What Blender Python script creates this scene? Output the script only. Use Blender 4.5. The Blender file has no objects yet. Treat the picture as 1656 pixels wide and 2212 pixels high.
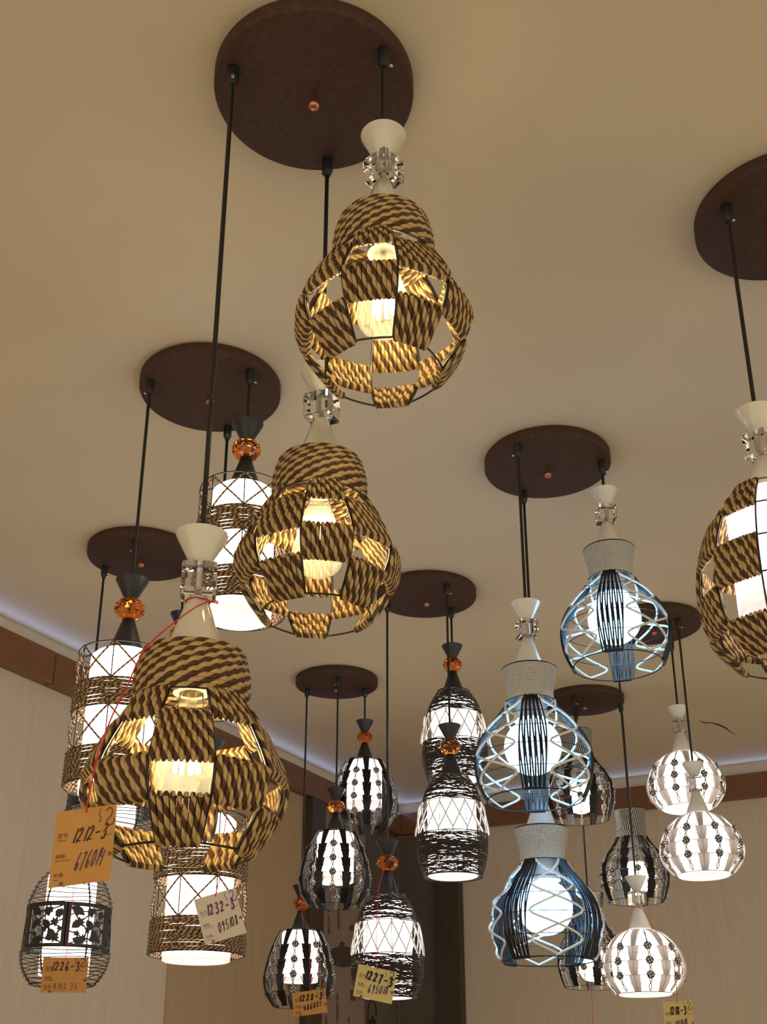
import bpy, math, random
import numpy as np
from math import pi, sin, cos, radians as R

random.seed(7)
S = bpy.context.scene
COL = S.collection

# ------------------------------------------------------------------ camera
FPX, CX, CY = 2476.0, 828.0, 1370.0          # focal length and principal point in photo pixels
PITCH = math.atan((2380 - CY) / FPX)
CP, SP = cos(PITCH), sin(PITCH)
EYE = 1.5
CEIL = EYE + 1.40
FACE = CEIL - 0.027                           # underside of the canopies
cam = bpy.data.cameras.new('camera')
cam.sensor_fit = 'VERTICAL'
cam.sensor_height = 36.0
cam.lens = FPX / 2212 * 36.0
cam.shift_y = (CY - 1106) / 2212
cam.clip_start = 0.05
co = bpy.data.objects.new('camera', cam)
COL.objects.link(co)
co.location = (0, 0, EYE)
co.rotation_euler = (pi / 2 + PITCH, 0, 0)
S.camera = co


def ray(px, py):
    u = (px - CX) / FPX
    v = (CY - py) / FPX
    return np.array([u, CP - v * SP, SP + v * CP])


def on_z(px, py, z):                          # point of the sight line at height z
    r = ray(px, py)
    return r * ((z - EYE) / r[2]) + np.array([0, 0, EYE])


def on_y(px, py, y):                          # point of the sight line at distance y
    r = ray(px, py)
    return r * (y / r[1]) + np.array([0, 0, EYE])


def z_at(y, py):
    return on_y(CX, py, y)[2]


# ------------------------------------------------------------------ materials
def mat(name, col, rough=0.6, metal=0.0, emit=None, estr=0.0, spec=0.5, coat=0.0):
    m = bpy.data.materials.new(name)
    m.use_nodes = True
    b = m.node_tree.nodes['Principled BSDF']
    b.inputs['Base Color'].default_value = (*col, 1)
    b.inputs['Roughness'].default_value = rough
    b.inputs['Metallic'].default_value = metal
    b.inputs['Specular IOR Level'].default_value = spec
    b.inputs['Coat Weight'].default_value = coat
    if emit:
        b.inputs['Emission Color'].default_value = (*emit, 1)
        b.inputs['Emission Strength'].default_value = estr
    return m


def noise_mat(name, c1, c2, scale=30, stretch=(1, 1, 1), rough=0.7, bump=0.0, coat=0.0, detail=4, spec=0.5):
    m = mat(name, c1, rough, coat=coat, spec=spec)
    nt = m.node_tree
    b = nt.nodes['Principled BSDF']
    tc = nt.nodes.new('ShaderNodeTexCoord')
    mp = nt.nodes.new('ShaderNodeMapping')
    mp.inputs['Scale'].default_value = stretch
    nz = nt.nodes.new('ShaderNodeTexNoise')
    nz.inputs['Scale'].default_value = scale
    nz.inputs['Detail'].default_value = detail
    rp = nt.nodes.new('ShaderNodeValToRGB')
    rp.color_ramp.elements[0].position = 0.3
    rp.color_ramp.elements[1].position = 0.7
    rp.color_ramp.elements[0].color = (*c1, 1)
    rp.color_ramp.elements[1].color = (*c2, 1)
    nt.links.new(tc.outputs['Object'], mp.inputs['Vector'])
    nt.links.new(mp.outputs['Vector'], nz.inputs['Vector'])
    nt.links.new(nz.outputs['Fac'], rp.inputs['Fac'])
    nt.links.new(rp.outputs['Color'], b.inputs['Base Color'])
    if bump:
        bp = nt.nodes.new('ShaderNodeBump')
        bp.inputs['Strength'].default_value = bump
        bp.inputs['Distance'].default_value = 0.002
        nt.links.new(nz.outputs['Fac'], bp.inputs['Height'])
        nt.links.new(bp.outputs['Normal'], b.inputs['Normal'])
    return m


def rope_mat(name, c1, c2, pitch, rough=0.6, split=0.5, bump=0.6, plies=1):
    """two-tone twisted cord: the plies wind around the tube (UV: u around, v along in metres)"""
    m = mat(name, c1, rough, spec=0.4)
    nt = m.node_tree
    N, Lk = nt.nodes.new, nt.links.new
    b = nt.nodes['Principled BSDF']
    uv = N('ShaderNodeUVMap')
    uv.uv_map = 'uv'
    sp = N('ShaderNodeSeparateXYZ')
    Lk(uv.outputs['UV'], sp.inputs[0])
    mv = N('ShaderNodeMath'); mv.operation = 'DIVIDE'
    mv.inputs[1].default_value = pitch
    Lk(sp.outputs['Y'], mv.inputs[0])
    mu = N('ShaderNodeMath'); mu.operation = 'MULTIPLY'
    mu.inputs[1].default_value = plies
    Lk(sp.outputs['X'], mu.inputs[0])
    ad = N('ShaderNodeMath'); ad.operation = 'ADD'
    Lk(mv.outputs[0], ad.inputs[0]); Lk(mu.outputs[0], ad.inputs[1])
    fr = N('ShaderNodeMath'); fr.operation = 'FRACT'
    Lk(ad.outputs[0], fr.inputs[0])
    rp = N('ShaderNodeValToRGB')
    e = rp.color_ramp.elements
    e[0].position = 0.0; e[0].color = (*c1, 1)
    e[1].position = 1.0; e[1].color = (*c1, 1)
    for p, c in ((split - 0.06, c1), (split + 0.02, c2), (0.94, c2)):
        k = e.new(p); k.color = (*c, 1)
    Lk(fr.outputs[0], rp.inputs['Fac'])
    Lk(rp.outputs['Color'], b.inputs['Base Color'])
    if bump:
        m2 = N('ShaderNodeMath'); m2.operation = 'MULTIPLY'
        m2.inputs[1].default_value = 2 * pi * 2
        Lk(ad.outputs[0], m2.inputs[0])
        sn = N('ShaderNodeMath'); sn.operation = 'COSINE'
        Lk(m2.outputs[0], sn.inputs[0])
        bp = N('ShaderNodeBump')
        bp.inputs['Strength'].default_value = bump
        bp.inputs['Distance'].default_value = 0.0008
        bp.invert = True
        Lk(sn.outputs[0], bp.inputs['Height'])
        Lk(bp.outputs['Normal'], b.inputs['Normal'])
    return m


def clear_mat(name, tint, gloss=0.12, haze=0.09):
    """thin clear glass: mostly see-through, with a reflective skin"""
    m = bpy.data.materials.new(name)
    m.use_nodes = True
    nt = m.node_tree
    nt.nodes.clear()
    N, Lk = nt.nodes.new, nt.links.new
    out = N('ShaderNodeOutputMaterial')
    t = N('ShaderNodeBsdfTransparent'); t.inputs['Color'].default_value = (*tint, 1)
    g = N('ShaderNodeBsdfGlossy'); g.inputs['Roughness'].default_value = 0.03
    lw = N('ShaderNodeLayerWeight'); lw.inputs['Blend'].default_value = gloss
    mx = N('ShaderNodeMixShader')
    Lk(lw.outputs['Fresnel'], mx.inputs['Fac'])
    Lk(t.outputs[0], mx.inputs[1]); Lk(g.outputs[0], mx.inputs[2])
    h = N('ShaderNodeBsdfTranslucent'); h.inputs['Color'].default_value = (*tint, 1)
    m2 = N('ShaderNodeMixShader'); m2.inputs['Fac'].default_value = haze
    Lk(mx.outputs[0], m2.inputs[1]); Lk(h.outputs[0], m2.inputs[2])
    Lk(m2.outputs[0], out.inputs['Surface'])
    return m


def glass_mat(name, col, ior=1.5, rough=0.0):
    m = mat(name, col, rough)
    b = m.node_tree.nodes['Principled BSDF']
    b.inputs['Transmission Weight'].default_value = 1.0
    b.inputs['IOR'].default_value = ior
    return m


def backlit_mat(name, col, share):
    """matt cord that lets part of the light behind it through"""
    m = bpy.data.materials.new(name)
    m.use_nodes = True
    nt = m.node_tree
    nt.nodes.clear()
    N, Lk = nt.nodes.new, nt.links.new
    out = N('ShaderNodeOutputMaterial')
    d = N('ShaderNodeBsdfDiffuse'); d.inputs['Color'].default_value = (*col, 1)
    t = N('ShaderNodeBsdfTranslucent'); t.inputs['Color'].default_value = (*col, 1)
    mx = N('ShaderNodeMixShader'); mx.inputs['Fac'].default_value = share
    Lk(d.outputs[0], mx.inputs[1]); Lk(t.outputs[0], mx.inputs[2])
    Lk(mx.outputs[0], out.inputs['Surface'])
    return m


def glow_mat(name, col, strength):
    return mat(name, (0.8, 0.8, 0.8), 0.35, emit=col, estr=strength)


ROPE_P = 0.024                                # lay of the thick two-tone rope
M = dict(
    ceiling=noise_mat('ceiling_paint', (0.70, 0.595, 0.425), (0.74, 0.63, 0.455), 3, rough=0.85, spec=0.2),
    wall=noise_mat('beige_wallpaper', (0.64, 0.545, 0.435), (0.69, 0.59, 0.47), 60, (1, 1, 0.06), rough=0.85, spec=0.2),
    tanwall=noise_mat('tan_wall_tone', (0.45, 0.33, 0.215), (0.49, 0.36, 0.235), 60, (1, 1, 0.06), rough=0.85, spec=0.2),
    floor=noise_mat('floor_tile', (0.36, 0.30, 0.25), (0.42, 0.36, 0.30), 4, rough=0.35),
    wood=noise_mat('brown_wood', (0.17, 0.07, 0.028), (0.205, 0.088, 0.036), 14, (1, 1, 6), rough=0.4, coat=0.15),
    darkwood=noise_mat('dark_wood', (0.05, 0.032, 0.022), (0.07, 0.045, 0.03), 14, (6, 6, 0.5), rough=0.5),
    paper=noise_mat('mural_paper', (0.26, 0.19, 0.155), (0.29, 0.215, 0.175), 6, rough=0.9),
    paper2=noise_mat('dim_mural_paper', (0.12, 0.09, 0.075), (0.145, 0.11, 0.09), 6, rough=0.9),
    ink=mat('ink', (0.025, 0.02, 0.018), 0.9),
    seal=mat('seal_red', (0.14, 0.055, 0.04), 0.9),
    teapot=noise_mat('teapot_ink', (0.055, 0.038, 0.032), (0.085, 0.06, 0.05), 40, rough=0.9),
    canopy=noise_mat('bronze_canopy', (0.062, 0.033, 0.024), (0.085, 0.047, 0.035), 120, rough=0.6, bump=0.06, spec=0.14),
    copper=mat('copper_knob', (0.55, 0.22, 0.12), 0.3, 0.9),
    black=mat('black_plastic', (0.010, 0.010, 0.011), 0.45),
    cord=mat('black_cable', (0.008, 0.008, 0.009), 0.4),
    blackmetal=mat('black_metal_cap', (0.018, 0.018, 0.02), 0.42),
    wire=mat('black_wire', (0.012, 0.010, 0.010), 0.32),
    steel=mat('steel', (0.7, 0.7, 0.7), 0.25, 1.0),
    acrylic=mat('white_acrylic', (0.70, 0.655, 0.56), 0.18, coat=0.5),
    lacquer=mat('white_lacquer_cap', (0.72, 0.70, 0.66), 0.3, coat=0.3),
    crystal=glass_mat('clear_crystal', (1, 1, 1), 1.45),
    amber=glass_mat('amber_crystal', (1.0, 0.28, 0.035), 1.5, 0.02),
    rope=rope_mat('brown_tan_rope', (0.085, 0.034, 0.014), (0.54, 0.37, 0.16), ROPE_P),
    thinrope=rope_mat('thin_brown_tan_cord', (0.085, 0.036, 0.018), (0.45, 0.31, 0.16), 0.010),
    bwrope=rope_mat('black_white_cord', (0.012, 0.011, 0.011), (0.72, 0.68, 0.62), 0.007, split=0.5),
    whiterope=rope_mat('white_rope', (0.62, 0.60, 0.56), (0.74, 0.72, 0.69), 0.006, bump=0.9),
    whitecord=mat('white_cord', (0.76, 0.74, 0.71), 0.5),
    palecord=backlit_mat('pale_cord', (0.84, 0.79, 0.77), 0.42),
    blackcord=mat('glossy_black_cord', (0.010, 0.009, 0.010), 0.35, spec=0.4),
    thread=mat('dark_brown_thread', (0.032, 0.020, 0.016), 0.5),
    rattan=mat('black_fretwork', (0.016, 0.013, 0.011), 0.4),
    socket=mat('white_socket', (0.75, 0.75, 0.72), 0.4),
    bulbglass=clear_mat('clear_bulb_glass', (0.98, 0.96, 0.88), 0.1),
    milk=glow_mat('lit_white_glass', (1.0, 0.90, 0.83), 3.9),
    milkrim=mat('white_glass_rim', (0.85, 0.82, 0.80), 0.3, emit=(1.0, 0.88, 0.82), estr=0.55),
    milkend=mat('white_glass_underside', (0.85, 0.82, 0.80), 0.3, emit=(1.0, 0.89, 0.84), estr=0.8),
    filament=glow_mat('lit_filament', (1.0, 0.84, 0.46), 72.0),
    coldbulb=glow_mat('lit_cold_bulb', (0.22, 0.56, 1.0), 15.0),
    whitebulb=glow_mat('lit_white_bulb', (1.0, 0.95, 0.86), 11.0),
    red=mat('red_string', (0.62, 0.02, 0.035), 0.6),
    pen=mat('black_pen', (0.02, 0.012, 0.012), 0.7),
    violet=mat('violet_pen', (0.10, 0.035, 0.12), 0.7),
    print=mat('brown_print', (0.11, 0.05, 0.03), 0.8),
    flourish=mat('plum_flourish', (0.24, 0.08, 0.06), 0.8),
    violetprint=mat('violet_print', (0.20, 0.12, 0.30), 0.8),
    card_orange=noise_mat('orange_card', (0.52, 0.25, 0.06), (0.57, 0.28, 0.075), 40, rough=0.7),
    card_yellow=noise_mat('yellow_card', (0.60, 0.46, 0.15), (0.64, 0.49, 0.17), 40, rough=0.7),
    card_white=noise_mat('white_card', (0.62, 0.53, 0.46), (0.66, 0.56, 0.49), 40, rough=0.7),
)


# ------------------------------------------------------------------ mesh builder
class MB:
    def __init__(s):
        s.v, s.f, s.uv, s.n, s.flat = [], [], [], 0, False

    def add(s, V, Fc, UV=None):
        V = np.asarray(V, float)
        s.v.append(V)
        for k, f in enumerate(Fc):
            s.f.append([i + s.n for i in f])
            s.uv.append(UV[k] if UV else [(0, 0)] * len(f))
        s.n += len(V)

    def tube(s, P, r, seg=6, closed=False, cap=True, v0=0.0):
        P = np.asarray(P, float)
        n = len(P)
        rr = np.full(n, r) if np.isscalar(r) else np.asarray(r, float)
        if closed:
            T = np.roll(P, -1, 0) - np.roll(P, 1, 0)
        else:
            T = np.gradient(P, axis=0)
        T /= np.maximum(np.linalg.norm(T, axis=1)[:, None], 1e-9)
        a = np.array([0, 0, 1.0]) if abs(T[0][2]) < 0.9 else np.array([1.0, 0, 0])
        nrm = np.cross(T[0], a); nrm /= np.linalg.norm(nrm)
        ang = np.arange(seg) * 2 * pi / seg
        ca, sa = np.cos(ang)[:, None], np.sin(ang)[:, None]
        rings = []
        for i in range(n):
            nrm = nrm - T[i] * nrm.dot(T[i])
            nrm /= max(np.linalg.norm(nrm), 1e-9)
            b = np.cross(T[i], nrm)
            rings.append(P[i] + rr[i] * (ca * nrm + sa * b))
        d = np.concatenate([[0], np.cumsum(np.linalg.norm(np.diff(P, axis=0), axis=1))]) + v0
        V = np.concatenate(rings)
        Fc, UV = [], []
        m = n if closed else n - 1
        for i in range(m):
            j = (i + 1) % n
            va = d[i]
            vb = d[j] if j > i else d[i] + np.linalg.norm(P[0] - P[-1])
            for k in range(seg):
                l = (k + 1) % seg
                Fc.append([i * seg + k, i * seg + l, j * seg + l, j * seg + k])
                UV.append([(k / seg, va), ((k + 1) / seg, va), ((k + 1) / seg, vb), (k / seg, vb)])
        if cap and not closed:
            Fc.append(list(range(seg))[::-1]); UV.append([(0, d[0])] * seg)
            Fc.append([(n - 1) * seg + k for k in range(seg)]); UV.append([(0, d[-1])] * seg)
        s.add(V, Fc, UV)

    def ring(s, rad, z, r, n=48, seg=6, a0=0.0):
        s.tube([(rad * cos(a0 + 2 * pi * i / n), rad * sin(a0 + 2 * pi * i / n), z) for i in range(n)], r, seg, True)

    def lathe(s, prof, seg=40, closed_loop=False):
        n = len(prof)
        V = [(r * cos(2 * pi * k / seg), r * sin(2 * pi * k / seg), z) for (r, z) in prof for k in range(seg)]
        Fc = []
        for i in range(n if closed_loop else n - 1):
            j = (i + 1) % n
            for k in range(seg):
                l = (k + 1) % seg
                Fc.append([j * seg + k, j * seg + l, i * seg + l, i * seg + k])
        if not closed_loop:
            if prof[0][0] > 1e-6:
                Fc.append(list(range(seg)))
            if prof[-1][0] > 1e-6:
                Fc.append([(n - 1) * seg + k for k in range(seg)][::-1])
        s.add(V, Fc)

    def box(s, c, h, rot=0.0):
        cx, cy, cz = c
        V = []
        for x in (-1, 1):
            for y in (-1, 1):
                for z in (-1, 1):
                    X, Y = x * h[0], y * h[1]
                    V.append((cx + X * cos(rot) - Y * sin(rot), cy + X * sin(rot) + Y * cos(rot), cz + z * h[2]))
        s.add(V, [[0, 1, 3, 2], [4, 6, 7, 5], [0, 4, 5, 1], [2, 3, 7, 6], [0, 2, 6, 4], [1, 5, 7, 3]])

    def slab(s, poly, th, fn):
        """a flat polygon (x, y) given thickness and mapped to 3D by fn(x, y, depth)"""
        n = len(poly)
        V = [fn(x, y, 0) for x, y in poly] + [fn(x, y, th) for x, y in poly]
        Fc = [list(range(n)), [n + i for i in range(n)][::-1]]
        for i in range(n):
            j = (i + 1) % n
            Fc.append([i, n + i, n + j, j])
        s.add(V, Fc)

    def build(s, name, m, parent=None, smooth=True, bevel=0.0):
        me = bpy.data.meshes.new(name)
        me.from_pydata(np.concatenate(s.v).tolist(), [], s.f)
        ul = me.uv_layers.new(name='uv')
        flat = [c for f in s.uv for q in f for c in q]
        ul.data.foreach_set('uv', flat)
        me.materials.append(m)
        if smooth:
            me.polygons.foreach_set('use_smooth', [True] * len(me.polygons))
        me.update()
        o = bpy.data.objects.new(name, me)
        COL.objects.link(o)
        if parent is not None:
            o.parent = parent
        if smooth and not s.flat:
            try:
                me.set_sharp_from_angle(angle=R(50))
            except Exception:
                pass
        if bevel:
            b = o.modifiers.new('bevel', 'BEVEL')
            b.width = bevel; b.segments = 2; b.limit_method = 'ANGLE'
        return o


def empty(name, loc, rz=0.0):
    o = bpy.data.objects.new(name, None)
    o.empty_display_size = 0.03
    COL.objects.link(o)
    o.location = loc
    o.rotation_euler = (0, 0, rz)
    return o


def tag(o, label=None, cat=None, group=None, kind=None):
    if label: o['label'] = label
    if cat: o['category'] = cat
    if group: o['group'] = group
    if kind: o['kind'] = kind
    return o


def copy_children(src, dst):
    for ch in list(src.children):
        c = ch.copy()
        COL.objects.link(c)
        c.parent = dst
        copy_children(ch, c)


def curve(pts, n=40):
    """smooth (z, r) profile through the given points, Catmull-Rom"""
    p = np.array(pts, float)
    p = np.vstack([2 * p[0] - p[1], p, 2 * p[-1] - p[-2]])
    out = []
    k = len(pts) - 1
    for i in range(k):
        a, b, c, d = p[i], p[i + 1], p[i + 2], p[i + 3]
        m = max(2, n // k)
        for j in range(m):
            t = j / m
            out.append(0.5 * ((2 * b) + (-a + c) * t + (2 * a - 5 * b + 4 * c - d) * t * t + (-a + 3 * b - 3 * c + d) * t ** 3))
    out.append(p[-2])
    return np.array(out)


class Prof:
    def __init__(s, pts):
        s.c = curve(pts, 60)
        s.z = s.c[:, 0][::-1]
        s.r = s.c[:, 1][::-1]
        s.top, s.bot = pts[0][0], pts[-1][0]

    def __call__(s, z):
        return float(np.interp(z, s.z, s.r))


def pol(r, a, z):
    return (r * cos(a), r * sin(a), z)
# ------------------------------------------------------------------ room
AZ = R(27.0)
DL_ = np.array([sin(AZ), cos(AZ)])            # along the left wall, away from the camera
DB_ = np.array([cos(AZ), -sin(AZ)])           # along the back wall, to the right
CORNER = np.array([0.068, 5.75])


def wall_pt(px, py, which):                   # where a sight line meets a wall
    r = ray(px, py)
    n = DB_ if which == 'left' else DL_
    t = CORNER.dot(n) / (r[0] * n[0] + r[1] * n[1])
    return r * t + np.array([0, 0, EYE])


def left_xyz(s, off, z):                      # s metres from the corner towards the camera, off metres out of the wall
    p = CORNER - DL_ * s + DB_ * off
    return (p[0], p[1], z)


def back_xyz(s, off, z):
    p = CORNER + DB_ * s - DL_ * off
    return (p[0], p[1], z)


def block(name, fn, s0, s1, o0, o1, z0, z1, m, bevel=0.0):
    b = MB()
    b.add([fn(s, o, z) for s in (s0, s1) for o in (o0, o1) for z in (z0, z1)],
          [[0, 1, 3, 2], [4, 6, 7, 5], [0, 4, 5, 1], [2, 3, 7, 6], [0, 2, 6, 4], [1, 5, 7, 3]])
    o = b.build(name, m, None, False, bevel)
    me = o.data
    import bmesh
    bm = bmesh.new(); bm.from_mesh(me)
    bmesh.ops.recalc_face_normals(bm, faces=bm.faces)
    bm.to_mesh(me); bm.free()
    return o


st = lambda o: tag(o, kind='structure')
LW, BW = 6.6, 6.0
st(block('wall_left', left_xyz, -0.12, LW, -0.12, 0.0, 0.0, CEIL + 0.1, M['wall']))
st(block('wall_back', back_xyz, 0.0, BW, -0.12, 0.0, 0.0, CEIL + 0.1, M['wall']))
_ceil = st(block('ceiling', left_xyz, 0.0, LW, 0.0, BW, CEIL, CEIL + 0.1, M['ceiling']))
st(block('floor', left_xyz, 0.0, LW, 0.0, BW, -0.1, 0.0, M['floor']))

# brown fascia boards under the ceiling, with a gap for the cove light
FT, FB = CEIL - 0.056, CEIL - 0.163
seam = float(np.dot(CORNER - np.array(wall_pt(97, 1435, 'left')[:2]), DL_))
st(block('trim_1', left_xyz, seam + 0.002, LW, 0.0, 0.045, FB, FT, M['wood'], 0.002))
st(block('trim_2', left_xyz, 0.0, seam - 0.002, 0.0, 0.045, FB, FT, M['wood'], 0.002))
st(block('trim_3', back_xyz, 0.046, BW, 0.0, 0.045, FB, FT, M['wood'], 0.002))


def sleft(px, py):
    return float(np.dot(CORNER - wall_pt(px, py, 'left')[:2], DL_))


def sback(px, py):
    return float(np.dot(wall_pt(px, py, 'back')[:2] - CORNER, DB_))


st(block('trim_4', left_xyz, sleft(683, 1760), sleft(655, 1750), 0.0, 0.05, 0.0, FB - 0.003, M['darkwood'], 0.003))
st(block('tan_wall_sheet', left_xyz, sleft(652, 2000) + 0.004, sleft(363, 2050), 0.0, 0.008, 0.0, FB - 0.001, M['tanwall']))  # thin sheet making this stretch of the left wall darker and warmer
st(block('trim_5', back_xyz, sback(951, 2050), sback(1003, 2050), 0.0, 0.05, 0.0, FB - 0.003, M['darkwood'], 0.003))

# hairline crack in the ceiling paint
b = MB()
crk = [(1508, 1556), (1522, 1562), (1535, 1561), (1552, 1566), (1566, 1572), (1578, 1582), (1592, 1590)]
pts = [on_z(x, y, CEIL - 0.0006) for x, y in crk]
wid = [0.002, 0.006, 0.004, 0.008, 0.007, 0.003, 0.001]
top = [p + np.array([0, w, 0]) for p, w in zip(pts, wid)]
low = [p - np.array([0, w, 0]) for p, w in zip(pts, wid)]
n_ = len(pts)
b.add(top + low, [[i, i + 1, n_ + i + 1, n_ + i] for i in range(n_ - 1)])
crack = b.build('crack', M['ink'], _ceil, False)
tag(crack, 'dark hairline crack')


# ------------------------------------------------------------------ mural panels and plain dark sheet by the corner
def text_mesh(name, txt, size, m, parent, fn, x, y, depth, align='LEFT', vertical=False):
    """printed text as a thin mesh; fn maps (x, y, depth) to parent space"""
    cu = bpy.data.curves.new(name, 'FONT')
    cu.body = txt
    cu.size = size
    cu.align_x = align
    cu.resolution_u = 2
    if vertical:
        cu.space_line = 0.95
    to = bpy.data.objects.new(name + '_src', cu)
    COL.objects.link(to)
    dg = bpy.context.evaluated_depsgraph_get()
    me = bpy.data.meshes.new_from_object(to.evaluated_get(dg))
    bpy.data.objects.remove(to)
    me.name = name
    for v in me.vertices:
        v.co = fn(x + v.co.x, y + v.co.y, depth)
    me.materials.clear()
    me.materials.append(m)
    o = bpy.data.objects.new(name, me)
    COL.objects.link(o)
    o.parent = parent
    return o


def on_left(px, py, off):
    s = sleft(px, py)
    z = wall_pt(px, py, 'left')[2]
    return s, z


s_a, s_b, s_c = sleft(684, 1900), sleft(783, 2150), 0.012
mural = empty('mural_panel', left_xyz((s_a + s_b) / 2, 0.012, 0.5))
org = np.array(mural.location)
bpy.context.view_layer.update()


def lw(s, off, z):
    return tuple(np.array(left_xyz(s, off, z)) - org)


def mural_part(name, s0, s1, o0, o1, z0, z1, m):
    b = MB()
    b.add([lw(s, o, z) for s in (s0, s1) for o in (o0, o1) for z in (z0, z1)],
          [[0, 1, 3, 2], [4, 6, 7, 5], [0, 4, 5, 1], [2, 3, 7, 6], [0, 2, 6, 4], [1, 5, 7, 3]])
    return b.build(name, m, mural, False)


mural_part('paper_panel', s_b, s_a - 0.002, 0.0005, 0.010, 0.5, FB - 0.004, M['paper'])
tag(mural, 'pale mural panel with ink calligraphy and a teapot beside the room corner', 'mural')


def surf(px, py):
    p = wall_pt(px, py, 'left')
    return float(np.dot(CORNER - p[:2], DL_)), float(p[2])


def shape_on_mural(name, poly, m, parent, off=0.0112, oo=None):
    b = MB()
    oo = org if oo is None else oo
    P = []
    for px, py in poly:
        s, z = surf(px, py)
        P.append((s, z))
    b.slab([(s, z) for s, z in P], -0.0008, lambda s, z, d: tuple(np.array(left_xyz(s, off + d, z)) - oo))
    return b.build(name, m, parent, False)


def ell(cx, cy, a, c, n=28, a0=0, a1=2 * pi):
    return [(cx + a * cos(a0 + (a1 - a0) * i / (n - 1)), cy + c * sin(a0 + (a1 - a0) * i / (n - 1))) for i in range(n)]


pot = [(700 + 0, 2073), (706, 2058), (716, 2048), (727, 2044), (730, 2040), (729, 2036), (735, 2034), (740, 2038), (738, 2043),
       (750, 2047), (762, 2054), (768, 2062), (775, 2058), (781, 2056), (780, 2062), (772, 2074), (764, 2083), (752, 2088),
       (736, 2090), (718, 2086), (705, 2080)]
shape_on_mural('teapot_painting', pot, M['teapot'], mural)
for (cx, cy, w, h) in ((757, 2005, 7, 7), (758, 2150, 6, 12)):
    shape_on_mural('seal_mark', [(cx - w, cy - h), (cx + w, cy - h), (cx + w, cy + h), (cx - w, cy + h)], M['seal'], mural)
rng = random.Random(5)
for (px, y0, txt) in ((684, 1960, '山间茶香'), (706, 1966, '一人八美'), (727, 1955, '心花石情'), (724, 2150, '清心茶诗久'), (700, 2196, '小木山'),
                      (680, 2196, '久人'), (749, 2200, '木')):
    for k, chx in enumerate(txt):
        py = y0 + k * 14
        s, z = surf(px, py)
        text_mesh('calligraphy', chx, 0.034, M['ink'], mural,
                  lambda x, y, d, s=s, z=z: tuple(np.array(left_xyz(s - x * 0.75, 0.0115, z + y - 0.02)) - org), -0.02, 0, 0)

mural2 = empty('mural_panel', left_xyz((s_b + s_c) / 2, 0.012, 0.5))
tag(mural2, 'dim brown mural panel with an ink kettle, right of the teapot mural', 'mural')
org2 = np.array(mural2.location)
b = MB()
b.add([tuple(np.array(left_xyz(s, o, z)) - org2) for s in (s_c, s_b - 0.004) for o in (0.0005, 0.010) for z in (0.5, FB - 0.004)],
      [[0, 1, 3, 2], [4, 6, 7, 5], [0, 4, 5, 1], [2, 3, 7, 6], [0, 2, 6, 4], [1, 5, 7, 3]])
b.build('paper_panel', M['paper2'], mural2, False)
arch = [(788, 2212), (789, 2180), (792, 2166), (799, 2158), (806, 2166), (809, 2180), (809, 2196), (806, 2196), (806, 2180), (804, 2168),
        (799, 2162), (794, 2168), (792, 2180), (791, 2212)]
shape_on_mural('kettle_painting', arch, M['ink'], mural2, oo=org2)
shape_on_mural('kettle_painting', [(792, 2212), (793, 2204), (797, 2200), (798, 2193), (801, 2193), (802, 2200), (807, 2204), (808, 2212)],
               M['ink'], mural2, oo=org2)
dark_sheet = empty('mural_panel', back_xyz(sback(905, 2100), 0.012, 0.5))  # thin sheet making this stretch of the back wall dark brown
tag(dark_sheet, 'plain dark brown sheet over the back wall between the room corner and the dark wooden post', 'mural')
org3 = np.array(dark_sheet.location)
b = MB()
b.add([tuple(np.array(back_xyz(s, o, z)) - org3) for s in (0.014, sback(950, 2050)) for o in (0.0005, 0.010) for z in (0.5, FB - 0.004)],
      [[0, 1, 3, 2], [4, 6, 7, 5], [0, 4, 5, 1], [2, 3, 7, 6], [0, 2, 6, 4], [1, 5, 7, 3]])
b.build('paper_panel', M['paper2'], dark_sheet, False)

# ------------------------------------------------------------------ ceiling canopies
CAN = {
    'C1': ((678, 209), 'large round dark bronze ceiling canopy nearest the camera, at the top of the photo'),
    'C2': ((454, 853), 'round dark bronze ceiling canopy above the drum lamps of twisted cord'),
    'C3': ((1694, 484), 'round dark bronze ceiling canopy cut off by the right edge of the photo'),
    'C4': ((1182, 1012), 'round dark bronze ceiling canopy above the blue-lit lamps with white rope necks'),
    'C5': ((306, 1208), 'round dark bronze ceiling canopy behind the cord of the tagged rope lamp, far left'),
    'C6': ((921, 1294), 'round dark bronze ceiling canopy above the lamps wound with messy dark thread'),
    'C7': ((727, 1482), 'round dark bronze ceiling canopy above the black egg-shaped knot lamps'),
    'C8': ((1411, 1357), 'round dark bronze ceiling canopy above the white globe lamps with knots'),
    'C9': ((1262, 1521), 'round dark bronze ceiling canopy above the jug lamps with striped necks'),
}
CANR = 0.1465
OUT = {
    'L1': ('C1', (828, 108)), 'L2': ('C1', (707, 345)), 'L3': ('C1', (504, 148)),
    'DU': ('C2', (541, 801)), 'DM': ('C2', (325, 823)), 'DL': ('C2', (492, 922)),
    'BR': ('C3', (1567, 445)),
    'W1': ('C4', (1298.6, 996)), 'W2': ('C4', (1117, 960)), 'W3': ('C4', (1130, 1062)),
    'NL': ('C5', (226, 1225)), 'NM': ('C5', (292, 1168)), 'NU': ('C5', (399, 1232)),
    'KM': ('C6', (964, 1263)), 'KU': ('C6', (974, 1314)), 'KL': ('C6', (836, 1300)),
    'TL': ('C7', (663, 1488)), 'TM': ('C7', (730, 1463)), 'TU': ('C7', (788, 1488)),
    'GM': ('C8', (1462.6, 1337)), 'GU': ('C8', (1448.6, 1386)), 'GL': ('C8', (1328, 1360)),
    'JU': ('C9', (1239, 1505)), 'JM': ('C9', (1340, 1522)), 'JL': ('C9', (1243, 1539)),
}
AXIS = {k: on_z(*q, FACE) for k, (c, q) in OUT.items()}

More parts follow.
